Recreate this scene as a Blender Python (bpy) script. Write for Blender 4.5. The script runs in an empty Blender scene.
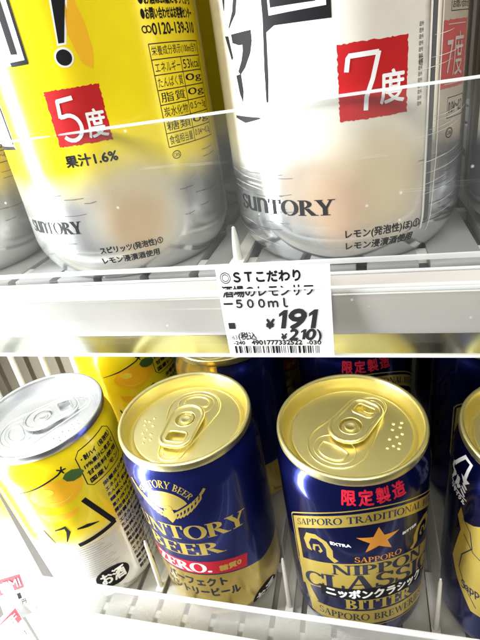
import bpy, bmesh, math, random
from mathutils import Vector, Matrix
from math import sin, cos, pi, radians

sc = bpy.context.scene
COL = sc.collection
S = 0.01                      # everything below is written in centimetres
random.seed(4)

# ------------------------------------------------------------------ camera
cam = bpy.data.cameras.new('camera')
cam_o = bpy.data.objects.new('camera', cam)
COL.objects.link(cam_o)
cam_o.location = (0.722 * S, -15.695 * S, 25.908 * S)
cam_o.rotation_euler = (radians(61.873), radians(8.150), radians(12.823))
cam.sensor_fit = 'HORIZONTAL'
cam.sensor_width = 36.0
cam.lens = 471.58 / 480 * 36.0
cam.clip_start = 0.005
cam.clip_end = 50
sc.camera = cam_o

# ------------------------------------------------------------------ world, lamps, exposure
world = bpy.data.worlds.new('World')
sc.world = world
world.use_nodes = True
wn = world.node_tree.nodes
wn['Background'].inputs[0].default_value = (1.0, 0.97, 0.92, 1)
wn['Background'].inputs[1].default_value = 0.055

def area(name, loc, target, sx, sy, power, col):
    l = bpy.data.lights.new(name, 'AREA')
    l.shape = 'RECTANGLE'
    l.size, l.size_y = sx * S, sy * S
    l.energy = power
    l.color = col
    o = bpy.data.objects.new(name, l)
    COL.objects.link(o)
    o.location = Vector(loc) * S
    d = (Vector(target) - Vector(loc))
    o.rotation_euler = d.to_track_quat('-Z', 'Y').to_euler()
    return o

# vertical LED strip in the left mullion of the cooler, and an added frontal fill lamp for the can fronts
area('led_strip_lamp', (-27.0, -11.0, 13), (0, -7, 13), 4.0, 106, 4.6, (0.93, 0.97, 1.0))
area('front_fill_lamp', (0, -130, 150), (0, 0, 18), 170, 70, 23.0, (1.0, 0.96, 0.90))

sc.view_settings.view_transform = 'Standard'
sc.view_settings.look = 'None'
sc.view_settings.exposure = 0.92
sc.view_settings.gamma = 1
sc.view_settings.use_curve_mapping = False
sc.cycles.max_bounces = 12
sc.cycles.transparent_max_bounces = 24
sc.cycles.sample_clamp_indirect = 6

# ------------------------------------------------------------------ materials
def new_mat(name):
    m = bpy.data.materials.new(name)
    m.use_nodes = True
    nt = m.node_tree
    return m, nt, nt.nodes['Principled BSDF']

def setp(b, **k):
    for n, v in k.items():
        b.inputs[n.replace('_', ' ')].default_value = v

def simple(name, col, rough=0.45, metal=0.0, coat=0.0, var=0.06, scale=60, bump=0.0, spec=0.5):
    m, nt, b = new_mat(name)
    N, L = nt.nodes, nt.links
    setp(b, Roughness=rough, Metallic=metal, Coat_Weight=coat, Specular_IOR_Level=spec)
    tc = N.new('ShaderNodeTexCoord')
    no = N.new('ShaderNodeTexNoise')
    no.inputs['Scale'].default_value = scale
    no.inputs['Detail'].default_value = 5
    L.new(tc.outputs['Object'], no.inputs['Vector'])
    mr = N.new('ShaderNodeMapRange')
    mr.inputs['To Min'].default_value = 1 - var
    mr.inputs['To Max'].default_value = 1 + var
    L.new(no.outputs['Fac'], mr.inputs['Value'])
    vm = N.new('ShaderNodeVectorMath')
    vm.operation = 'SCALE'
    vm.inputs[0].default_value = col[:3]
    L.new(mr.outputs['Result'], vm.inputs['Scale'])
    L.new(vm.outputs['Vector'], b.inputs['Base Color'])
    r2 = N.new('ShaderNodeMapRange')
    r2.inputs['To Min'].default_value = max(0.02, rough * 0.8)
    r2.inputs['To Max'].default_value = min(1, rough * 1.25)
    L.new(no.outputs['Fac'], r2.inputs['Value'])
    L.new(r2.outputs['Result'], b.inputs['Roughness'])
    if bump:
        n2 = N.new('ShaderNodeTexNoise')
        n2.inputs['Scale'].default_value = scale * 9
        n2.inputs['Detail'].default_value = 3
        L.new(tc.outputs['Object'], n2.inputs['Vector'])
        bp = N.new('ShaderNodeBump')
        bp.inputs['Strength'].default_value = bump
        bp.inputs['Distance'].default_value = 0.0004
        L.new(n2.outputs['Fac'], bp.inputs['Height'])
        L.new(bp.outputs['Normal'], b.inputs['Normal'])
    return m

def lid_metal(name, col, rough):
    """drawn sheet metal: fine rolling grain across the lid"""
    m, nt, b = new_mat(name)
    N, L = nt.nodes, nt.links
    setp(b, Metallic=1.0, Roughness=rough)
    b.inputs['Base Color'].default_value = (*col, 1)
    tc = N.new('ShaderNodeTexCoord')
    mp = N.new('ShaderNodeMapping')
    mp.inputs['Scale'].default_value = (60, 2500, 200)
    mp.inputs['Rotation'].default_value = (0, 0, 0.5)
    L.new(tc.outputs['Object'], mp.inputs['Vector'])
    no = N.new('ShaderNodeTexNoise')
    no.inputs['Scale'].default_value = 1.0
    no.inputs['Detail'].default_value = 4
    L.new(mp.outputs['Vector'], no.inputs['Vector'])
    bp = N.new('ShaderNodeBump')
    bp.inputs['Strength'].default_value = 0.012
    bp.inputs['Distance'].default_value = 0.0002
    L.new(no.outputs['Fac'], bp.inputs['Height'])
    L.new(bp.outputs['Normal'], b.inputs['Normal'])
    mr = N.new('ShaderNodeMapRange')
    mr.inputs['To Min'].default_value = rough * 0.8
    mr.inputs['To Max'].default_value = rough * 1.3
    L.new(no.outputs['Fac'], mr.inputs['Value'])
    L.new(mr.outputs['Result'], b.inputs['Roughness'])
    return m

def can_print(name, base, layers, rough=0.22, metal=0.6, coat=0.25, lines=None):
    """printed aluminium can; UV holds (arc length, height) in cm; layers are flat print
       ('v', v0, v1, colour, metal)  above-to-below fade    ('b', u, v, ru, rv, colour)  soft blurred picture
       ('u', u0, u1, colour, metal) fade towards +u, here a painted reflection"""
    m, nt, b = new_mat(name)
    N, L = nt.nodes, nt.links
    setp(b, Coat_Weight=coat, Coat_Roughness=0.08, Roughness=rough, Metallic=metal)
    uv = N.new('ShaderNodeUVMap')
    sep = N.new('ShaderNodeSeparateXYZ')
    L.new(uv.outputs['UV'], sep.inputs[0])
    ns = N.new('ShaderNodeTexNoise')
    ns.inputs['Scale'].default_value = 1.1
    ns.inputs['Detail'].default_value = 6
    L.new(uv.outputs['UV'], ns.inputs['Vector'])
    rgb = N.new('ShaderNodeRGB')
    rgb.outputs[0].default_value = (*base, 1)
    col = rgb.outputs[0]
    mv = N.new('ShaderNodeValue')
    mv.outputs[0].default_value = metal
    met = mv.outputs[0]
    for ly in layers:
        if ly[0] in 'vu':
            k, a0, a1, c, mt = ly
            ad = N.new('ShaderNodeMath')
            ad.operation = 'MULTIPLY_ADD'
            L.new(ns.outputs['Fac'], ad.inputs[0])
            ad.inputs[1].default_value = 0.5
            L.new(sep.outputs['Y' if k == 'v' else 'X'], ad.inputs[2])
            mr = N.new('ShaderNodeMapRange')
            mr.interpolation_type = 'SMOOTHSTEP'
            mr.inputs['From Min'].default_value = a0 + 0.25
            mr.inputs['From Max'].default_value = a1 + 0.25
            L.new(ad.outputs[0], mr.inputs['Value'])
            fac = mr.outputs['Result']
            mm = N.new('ShaderNodeMix')
            L.new(fac, mm.inputs[0])
            L.new(met, mm.inputs[2])
            mm.inputs[3].default_value = mt
            met = mm.outputs[0]
        else:
            k, cu, cv, ru, rv, c = ly
            mp = N.new('ShaderNodeMapping')
            mp.vector_type = 'TEXTURE'
            mp.inputs['Location'].default_value = (cu, cv, 0)
            mp.inputs['Scale'].default_value = (ru, rv, 1)
            L.new(uv.outputs['UV'], mp.inputs['Vector'])
            ln = N.new('ShaderNodeVectorMath')
            ln.operation = 'LENGTH'
            L.new(mp.outputs['Vector'], ln.inputs[0])
            mr = N.new('ShaderNodeMapRange')
            mr.interpolation_type = 'SMOOTHSTEP'
            mr.inputs['From Min'].default_value = 1.15
            mr.inputs['From Max'].default_value = 0.3
            L.new(ln.outputs['Value'], mr.inputs['Value'])
            fac = mr.outputs['Result']
            mm = N.new('ShaderNodeMix')
            L.new(fac, mm.inputs[0])
            L.new(met, mm.inputs[2])
            mm.inputs[3].default_value = 0.055
            met = mm.outputs[0]
        mx = N.new('ShaderNodeMix')
        mx.data_type = 'RGBA'
        L.new(fac, mx.inputs[0])
        L.new(col, mx.inputs[6])
        mx.inputs[7].default_value = (*c, 1)
        col = mx.outputs[2]
    # faint mottling of the ink
    mr = N.new('ShaderNodeMapRange')
    mr.inputs['To Min'].default_value = 0.90
    mr.inputs['To Max'].default_value = 1.08
    L.new(ns.outputs['Fac'], mr.inputs['Value'])
    sc_ = N.new('ShaderNodeVectorMath')
    sc_.operation = 'SCALE'
    L.new(col, sc_.inputs[0])
    L.new(mr.outputs['Result'], sc_.inputs['Scale'])
    L.new(sc_.outputs['Vector'], b.inputs['Base Color'])
    L.new(met, b.inputs['Metallic'])
    # slightly uneven wall of a thin can
    n2 = N.new('ShaderNodeTexNoise')
    n2.inputs['Scale'].default_value = 0.55
    L.new(uv.outputs['UV'], n2.inputs['Vector'])
    bp = N.new('ShaderNodeBump')
    bp.inputs['Strength'].default_value = 0.25
    bp.inputs['Distance'].default_value = 0.0012
    L.new(n2.outputs['Fac'], bp.inputs['Height'])
    L.new(bp.outputs['Normal'], b.inputs['Normal'])
    return m

def acrylic(name, haze, tint=(0.985, 0.995, 0.992), scratch=True):
    """clear thin plastic: see-through, Fresnel gloss, a little dust and scratches that scatter light"""
    m = bpy.data.materials.new(name)
    m.use_nodes = True
    nt = m.node_tree
    N, L = nt.nodes, nt.links
    for n in list(N):
        if n.type != 'OUTPUT_MATERIAL':
            N.remove(n)
    out = N['Material Output']
    tr = N.new('ShaderNodeBsdfTransparent')
    tr.inputs[0].default_value = (*tint, 1)
    gl = N.new('ShaderNodeBsdfGlossy')
    gl.inputs['Roughness'].default_value = 0.06
    fr = N.new('ShaderNodeFresnel')
    fr.inputs['IOR'].default_value = 1.28
    m1 = N.new('ShaderNodeMixShader')
    fm = N.new('ShaderNodeMath')
    fm.operation = 'MULTIPLY'
    fm.inputs[1].default_value = 0.7
    ge = N.new('ShaderNodeNewGeometry')
    front = N.new('ShaderNodeMath')
    front.operation = 'SUBTRACT'
    front.inputs[0].default_value = 1.0
    L.new(ge.outputs['Backfacing'], front.inputs[1])
    ff = N.new('ShaderNodeMath')
    ff.operation = 'MULTIPLY'
    L.new(fr.outputs[0], ff.inputs[0])
    L.new(front.outputs[0], ff.inputs[1])
    L.new(ff.outputs[0], fm.inputs[0])
    L.new(fm.outputs[0], m1.inputs[0])
    L.new(tr.outputs[0], m1.inputs[1])
    L.new(gl.outputs[0], m1.inputs[2])
    df = N.new('ShaderNodeBsdfDiffuse')
    df.inputs[0].default_value = (0.9, 0.91, 0.92, 1)
    tl = N.new('ShaderNodeBsdfTranslucent')
    tl.inputs[0].default_value = (0.9, 0.91, 0.92, 1)
    ms = N.new('ShaderNodeMixShader')
    ms.inputs[0].default_value = 0.45
    L.new(df.outputs[0], ms.inputs[1])
    L.new(tl.outputs[0], ms.inputs[2])
    tc = N.new('ShaderNodeTexCoord')
    n1 = N.new('ShaderNodeTexNoise')
    n1.inputs['Scale'].default_value = 30
    n1.inputs['Detail'].default_value = 6
    L.new(tc.outputs['Object'], n1.inputs['Vector'])
    mr = N.new('ShaderNodeMapRange')
    mr.inputs['To Min'].default_value = haze * 0.6
    mr.inputs['To Max'].default_value = haze * 1.4
    L.new(n1.outputs['Fac'], mr.inputs['Value'])
    fac = mr.outputs['Result']
    if scratch:
        # dust specks
        vo = N.new('ShaderNodeTexVoronoi')
        vo.inputs['Scale'].default_value = 260
        L.new(tc.outputs['Object'], vo.inputs['Vector'])
        lt = N.new('ShaderNodeMapRange')
        lt.inputs['From Min'].default_value = 0.13
        lt.inputs['From Max'].default_value = 0.05
        L.new(vo.outputs['Distance'], lt.inputs['Value'])
        sx = N.new('ShaderNodeSeparateColor')
        L.new(vo.outputs['Color'], sx.inputs[0])
        gt = N.new('ShaderNodeMath')
        gt.operation = 'GREATER_THAN'
        gt.inputs[1].default_value = 0.90
        L.new(sx.outputs[0], gt.inputs[0])
        mu = N.new('ShaderNodeMath')
        mu.operation = 'MULTIPLY'
        L.new(lt.outputs['Result'], mu.inputs[0])
        L.new(gt.outputs[0], mu.inputs[1])
        m2 = N.new('ShaderNodeMath')
        m2.operation = 'MULTIPLY_ADD'
        m2.inputs[1].default_value = 0.45
        L.new(mu.outputs[0], m2.inputs[0])
        L.new(fac, m2.inputs[2])
        fac = m2.outputs[0]
    if scratch:
        mpn = N.new('ShaderNodeMapping')
        mpn.inputs['Scale'].default_value = (14, 14, 900)
        mpn.inputs['Rotation'].default_value = (0, 0.22, 0)
        L.new(tc.outputs['Object'], mpn.inputs['Vector'])
        wv = N.new('ShaderNodeTexNoise')
        wv.inputs['Scale'].default_value = 1.6
        wv.inputs['Distortion'].default_value = 0.6
        L.new(mpn.outputs['Vector'], wv.inputs['Vector'])
        th = N.new('ShaderNodeMapRange')
        th.inputs['From Min'].default_value = 0.69
        th.inputs['From Max'].default_value = 0.78
        th.inputs['To Max'].default_value = 0.22
        L.new(wv.outputs['Fac'], th.inputs['Value'])
        ads = N.new('ShaderNodeMath')
        ads.operation = 'ADD'
        L.new(th.outputs['Result'], ads.inputs[0])
        L.new(fac, ads.inputs[1])
        fac = ads.outputs[0]
    mf = N.new('ShaderNodeMixShader')
    L.new(fac, mf.inputs[0])
    L.new(m1.outputs[0], mf.inputs[1])
    L.new(ms.outputs[0], mf.inputs[2])
    L.new(mf.outputs[0], out.inputs['Surface'])
    return m

SILVER = (0.80, 0.80, 0.79)
YEL = (0.93, 0.74, 0.012)
M = dict(
    gold_lid=lid_metal('gold_lid_metal', (0.98, 0.88, 0.42), 0.32),
    silver_lid=lid_metal('silver_lid_metal', (0.80, 0.81, 0.82), 0.32),
    silver=simple('bare_aluminium', SILVER, 0.25, 1.0),
    black=simple('black_ink', (0.010, 0.010, 0.012), 0.5, 0, 0.0, spec=0.12),
    toner=simple('printed_toner', (0.012, 0.012, 0.013), 0.8, spec=0.06),
    grey_ink=simple('grey_ink', (0.020, 0.020, 0.022), 0.6, spec=0.08),
    hair=simple('fine_grey_ink', (0.10, 0.105, 0.11), 0.5, spec=0.1),  # also paints the dark reflection band on the white can
    white=simple('white_ink', (0.86, 0.86, 0.85), 0.35, 0, 0.2),
    silver_line=simple('pale_line_ink', (0.80, 0.78, 0.74), 0.4, 0.2),  # also paints the pale reflection streaks on the white can
    red=simple('red_ink', (0.46, 0.014, 0.016), 0.45, 0, 0.05, spec=0.25),
    dull_red=simple('dull_red_ink', (0.38, 0.05, 0.05), 0.35),
    bright_red=simple('bright_red_ink', (0.46, 0.012, 0.03), 0.45, spec=0.25),
    orange=simple('orange_ink', (0.90, 0.36, 0.03), 0.3, 0.3, 0.2),
    peel=simple('peel_ink', (0.92, 0.50, 0.02), 0.3, 0.1, 0.2),
    lemon=simple('lemon_ink', (0.95, 0.50, 0.008), 0.4, 0.0, 0.2, var=0.2, scale=90),
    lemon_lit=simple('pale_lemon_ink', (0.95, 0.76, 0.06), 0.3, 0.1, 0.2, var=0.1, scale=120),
    yellow=simple('yellow_ink', YEL, 0.3, 0.2, 0.2),
    leaf=simple('leaf_ink', (0.06, 0.14, 0.025), 0.35, 0, 0.2, var=0.4, scale=140),
    gold=simple('gold_ink', (0.82, 0.62, 0.13), 0.33, 0.75, 0.2),
    navy_ink=simple('navy_ink', (0.012, 0.014, 0.045), 0.3, 0.2, 0.2),
    blue=simple('blue_foil_ink', (0.020, 0.030, 0.22), 0.25, 0.85, 0.3),
    white_plastic=simple('white_shelf_plastic', (0.62, 0.61, 0.57), 0.35, 0, 0.1, bump=0.03),
    grey_slat=simple('grey_slat_plastic', (0.28, 0.28, 0.28), 0.4, 0, 0.1, bump=0.03),
    pale_slat=simple('pale_slat_plastic', (0.40, 0.39, 0.355), 0.4, 0, 0.1, bump=0.03),
    white_paint=simple('white_powder_coat', (0.80, 0.80, 0.79), 0.4, 0, 0.1, bump=0.04),
    grey_slot=simple('grey_slot_plastic', (0.05, 0.05, 0.05), 0.6),
    rail=simple('rail_plastic', (0.42, 0.395, 0.365), 0.32, 0.15, 0.3, bump=0.03),
    lip=simple('polished_lip_metal', (0.72, 0.73, 0.62), 0.14, 1.0, 0, var=0.12, scale=40),
    edge=acrylic('edge_light_acrylic', 0.55, scratch=False),  # whitish haze stands in for LED light caught in the edges
    paper=simple('label_paper', (0.84, 0.84, 0.83), 0.6, 0, 0, var=0.02),
    wall=simple('grey_brown_liner', (0.07, 0.063, 0.052), 0.5, 0, 0, var=0.15, scale=15),
    liner_tan=simple('tan_liner', (0.22, 0.19, 0.14), 0.5, var=0.25, scale=12),
    low_tray=simple('grey_tray', (0.27, 0.26, 0.235), 0.6),
    dark=simple('dark_liner', (0.03, 0.03, 0.033), 0.5),
    clear=acrylic('clear_acrylic', 0.022),
    strip=acrylic('clear_strip_plastic', 0.012),
    hazy=acrylic('hazy_acrylic', 0.28),
    plate=acrylic('divider_acrylic', 0.12, scratch=False),
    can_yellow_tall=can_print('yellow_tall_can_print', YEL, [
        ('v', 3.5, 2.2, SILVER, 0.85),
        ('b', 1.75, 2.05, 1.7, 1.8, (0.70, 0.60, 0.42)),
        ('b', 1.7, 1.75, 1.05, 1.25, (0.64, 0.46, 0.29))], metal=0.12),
    can_white_tall=can_print('white_tall_can_print', (0.80, 0.77, 0.69), [
        ('u', 2.05, 2.35, (0.62, 0.57, 0.50), 0.9),  # right side: shrink-wrap reflection painted as a silver-beige fade
        ('v', 3.05, 2.35, (0.63, 0.64, 0.66), 0.95),
        ('b', -0.85, 2.2, 1.1, 1.2, (0.44, 0.35, 0.28)),
        ('b', 0.95, 2.2, 1.85, 1.9, (0.70, 0.58, 0.40)),
        ('b', 0.0, 1.8, 0.95, 1.45, (0.56, 0.39, 0.27))], metal=0.12, rough=0.15),
    can_yellow_short=can_print('yellow_short_can_print', YEL, [
        ('v', 6.6, 5.0, (0.84, 0.83, 0.78), 0.65)], metal=0.12),
    can_gold=can_print('gold_can_print', (0.80, 0.60, 0.16), [], metal=0.85, rough=0.2),
    can_navy=can_print('navy_can_print', (0.013, 0.019, 0.15), [], metal=0.9, rough=0.2, coat=0.3),
)

# ------------------------------------------------------------------ object helpers
class MB:
    def __init__(self):
        self.v, self.f = [], []
    def add(self, vs, fs):
        n = len(self.v)
        self.v += [tuple(p) for p in vs]
        self.f += [tuple(i + n for i in f) for f in fs]
        return self
    def box(self, x0, y0, z0, x1, y1, z1):
        vs = [(x, y, z) for z in (z0, z1) for y in (y0, y1) for x in (x0, x1)]
        return self.add(vs, [(0, 2, 3, 1), (4, 5, 7, 6), (0, 1, 5, 4), (2, 6, 7, 3), (0, 4, 6, 2), (1, 3, 7, 5)])
    def lathe(self, prof, seg=96, close=False):
        vs, fs = [], []
        for (r, z) in prof:
            for k in range(seg):
                a = 2 * pi * k / seg
                vs.append((r * cos(a), r * sin(a), z))
        for j in range(len(prof) - 1):
            for k in range(seg):
                k2 = (k + 1) % seg
                fs.append((j * seg + k, j * seg + k2, (j + 1) * seg + k2, (j + 1) * seg + k))
        return self.add(vs, fs)
    def tube(self, pts, r, seg=8, closed=False, squash=1.0):
        pts = [Vector(p) for p in pts]
        n = len(pts)
        vs, fs = [], []
        for i, p in enumerate(pts):
            a = pts[(i - 1) % n] if closed or i else p
            b = pts[(i + 1) % n] if closed or i < n - 1 else p
            t = (b - a).normalized()
            up = Vector((0, 0, 1)) if abs(t.z) < 0.9 else Vector((0, 1, 0))
            s = t.cross(up).normalized()
            u = s.cross(t)
            for k in range(seg):
                an = 2 * pi * k / seg
                vs.append(p + s * (r * cos(an)) + u * (r * squash * sin(an)))
        for i in range(n if closed else n - 1):
            j = (i + 1) % n
            for k in range(seg):
                k2 = (k + 1) % seg
                fs.append((i * seg + k, i * seg + k2, j * seg + k2, j * seg + k))
        if not closed:
            fs.append(tuple(range(seg - 1, -1, -1)))
            fs.append(tuple((n - 1) * seg + k for k in range(seg)))
        return self.add(vs, fs)
    def prism_x(self, poly, x0, x1):
        """closed (y,z) outline swept along X"""
        n = len(poly)
        vs = [(x0, y, z) for y, z in poly] + [(x1, y, z) for y, z in poly]
        fs = [(i, (i + 1) % n, n + (i + 1) % n, n + i) for i in range(n)]
        fs += [tuple(range(n - 1, -1, -1)), tuple(range(n, 2 * n))]
        return self.add(vs, fs)
    def mesh(self, name, mat, smooth=True, bevel=0.0, ang=35):
        me = bpy.data.meshes.new(name)
        me.from_pydata([tuple(c * S for c in p) for p in self.v], [], self.f)
        bm = bmesh.new()
        bm.from_mesh(me)
        bmesh.ops.recalc_face_normals(bm, faces=bm.faces)
        if bevel:
            bmesh.ops.bevel(bm, geom=[e for e in bm.edges if len(e.link_faces) == 2 and e.calc_face_angle() > 0.6],
                            offset=bevel * S, segments=2, affect='EDGES', profile=0.6)
        if smooth:
            for f in bm.faces:
                f.smooth = True
            for e in bm.edges:
                if len(e.link_faces) == 2 and e.calc_face_angle() > radians(ang):
                    e.smooth = False
        bm.to_mesh(me)
        bm.free()
        me.materials.append(mat)
        return me
    def build(self, name, mat, parent=None, **k):
        return link(name, self.mesh(name, mat, **k), parent)

def link(name, data, parent=None, loc=(0, 0, 0), rotz=0):
    o = bpy.data.objects.new(name, data)
    COL.objects.link(o)
    o.parent = parent
    o.location = Vector(loc) * S
    o.rotation_euler = (0, 0, rotz)
    return o

def tag(o, label=None, cat=None, group=None, kind=None):
    for k, v in (('label', label), ('category', cat), ('group', group), ('kind', kind)):
        if v:
            o[k] = v
    return o

def thing(name, label, cat, loc=(0, 0, 0), rotz=0, group=None):
    return tag(link(name, None, None, loc, rotz), label, cat, group)

def copy_thing(src, label, loc, rotz=0.0, group=None):
    def rec(o, parent):
        c = o.copy()
        COL.objects.link(c)
        c.parent = parent
        for ch in list(o.children):
            rec(ch, c)
        return c
    r = rec(src, None)
    r.location = Vector(loc) * S
    r.rotation_euler = (0, 0, rotz)
    r['label'] = label
    if group:
        r['group'] = group
    return r

# ------------------------------------------------------------------ flat print: 2D shapes wrapped on a can
_tmp = bpy.data.objects.new('scratch_text', None)
bpy.data.objects.remove(_tmp)
_tcache = {}

def text_tris(body, shear=0.0, spacing=1.0):
    key = (body, shear, spacing)
    if key in _tcache:
        return _tcache[key]
    c = bpy.data.curves.new('scratch', 'FONT')
    c.body = body
    c.size = 1
    c.shear = shear
    c.space_character = spacing
    c.resolution_u = 3
    o = bpy.data.objects.new('scratch', c)
    COL.objects.link(o)
    dg = bpy.context.evaluated_depsgraph_get()
    dg.update()
    me = o.evaluated_get(dg).to_mesh()
    me.calc_loop_triangles()
    vs = [(v.co.x, v.co.y) for v in me.vertices]
    fs = [tuple(t.vertices) for t in me.loop_triangles]
    o.evaluated_get(dg).to_mesh_clear()
    bpy.data.objects.remove(o)
    bpy.data.curves.remove(c)
    _tcache[key] = (vs, fs)
    return vs, fs

# a small serif alphabet of strokes, unit height: r = bar, p = polygon, o = part of an elliptic ring
def _r(x0, y0, x1, y1): return [(x0, y0), (x1, y0), (x1, y1), (x0, y1)]
def _o(cx, cy, rx, ry, tx, ty, a0, a1, n=16):
    out, inn = [], []
    for i in range(n + 1):
        a = radians(a0 + (a1 - a0) * i / n)
        out.append((cx + rx * cos(a), cy + ry * sin(a)))
        inn.append((cx + (rx - tx) * cos(a), cy + (ry - ty) * sin(a)))
    return out + inn[::-1]
def _stem(x, w=.17, y0=0, y1=1, s=.08):
    return [_r(x, y0, x + w, y1), _r(x - s, y0, x + w + s, y0 + .055), _r(x - s, y1 - .055, x + w + s, y1)]
SERIF = {
    'A': (.86, [[(.08, 0), (.15, 0), (.45, 1), (.40, 1)], [(.60, 0), (.79, 0), (.50, 1), (.36, 1)], _r(.22, .30, .62, .36), _r(0, 0, .25, .05), _r(.5, 0, .88, .05)]),
    'B': (.72, _stem(.08) + [_o(.25, .75, .33, .25, .15, .055, -90, 90), _o(.25, .26, .40, .26, .16, .055, -90, 90)]),
    'C': (.82, [_o(.44, .5, .42, .52, .17, .06, 38, 322, 26), _r(.74, .64, .79, 1.0), _r(.74, .02, .78, .30)]),
    'D': (.86, _stem(.08) + [_o(.25, .5, .56, .5, .17, .055, -90, 90, 22)]),
    'E': (.70, _stem(.08) + [_r(.25, 0, .64, .055), _r(.25, .47, .5, .53), _r(.25, .945, .6, 1), _r(.59, 0, .65, .26), _r(.55, .76, .61, 1), _r(.46, .38, .51, .62)]),
    'I': (.36, _stem(.10)),
    'L': (.66, _stem(.08) + [_r(.25, 0, .60, .055), _r(.56, 0, .62, .28)]),
    'N': (.92, [_r(.10, 0, .16, 1), _r(.72, 0, .78, 1), [(.04, 1), (.24, 1), (.79, 0), (.66, 0)], _r(0, 0, .27, .05), _r(.61, .95, .90, 1)]),
    'O': (.92, [_o(.45, .5, .44, .52, .17, .06, 0, 360, 34)]),
    'P': (.68, _stem(.08) + [_o(.25, .72, .38, .28, .16, .055, -90, 90)]),
    'R': (.82, _stem(.08) + [_o(.25, .74, .36, .26, .16, .055, -90, 90), [(.30, .47), (.47, .47), (.84, 0), (.62, 0)], _r(.6, 0, .9, .05)]),
    'S': (.62, [_o(.31, .74, .26, .28, .12, .07, 25, 270), _o(.31, .25, .29, .27, .13, .07, 90, -155), _r(.50, .72, .55, .98), _r(.04, .04, .09, .32)]),
    'T': (.78, [_r(.30, 0, .47, 1), _r(.20, 0, .57, .05), _r(.02, .94, .75, 1), _r(.02, .72, .07, 1), _r(.70, .72, .75, 1)]),
    'U': (.86, [_r(.08, .32, .25, 1), _r(.66, .30, .72, 1), _o(.40, .32, .32, .34, .16, .07, 180, 360), _r(0, .95, .33, 1), _r(.56, .95, .82, 1)]),
    'W': (1.2, [[(.05, 1), (.23, 1), (.45, 0), (.35, 0)], [(.35, 0), (.41, 0), (.63, 1), (.56, 1)], [(.50, 1), (.67, 1), (.89, 0), (.79, 0)], [(.79, 0), (.85, 0), (1.10, 1), (1.04, 1)], _r(0, .95, .3, 1), _r(.95, .95, 1.18, 1)]),
    'Y': (.84, [_r(.33, 0, .50, .46), [(.02, 1), (.21, 1), (.50, .44), (.34, .44)], [(.66, 1), (.73, 1), (.50, .44), (.43, .44)], _r(.22, 0, .61, .05), _r(-.03, .95, .30, 1), _r(.56, .95, .84, 1)]),
    'Z': (.74, [_r(.06, .93, .66, 1), [(.45, .95), (.66, .95), (.24, .06), (.03, .06)], _r(.04, 0, .68, .065), _r(.62, 0, .68, .26), _r(.06, .74, .12, 1)]),
    'u': (.84, [_r(.06, .30, .24, 1), _r(.58, 0, .76, 1), _o(.40, .30, .34, .32, .16, .12, 180, 360)]),
    'n': (.84, [_r(.06, 0, .24, 1), _r(.58, 0, .76, .70), _o(.42, .68, .34, .32, .16, .12, 0, 180)]),
    '.': (.3, [_o(.12, .1, .1, .1, .1, .1, 0, 360, 10)]),
    ' ': (.4, []),
}

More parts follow.
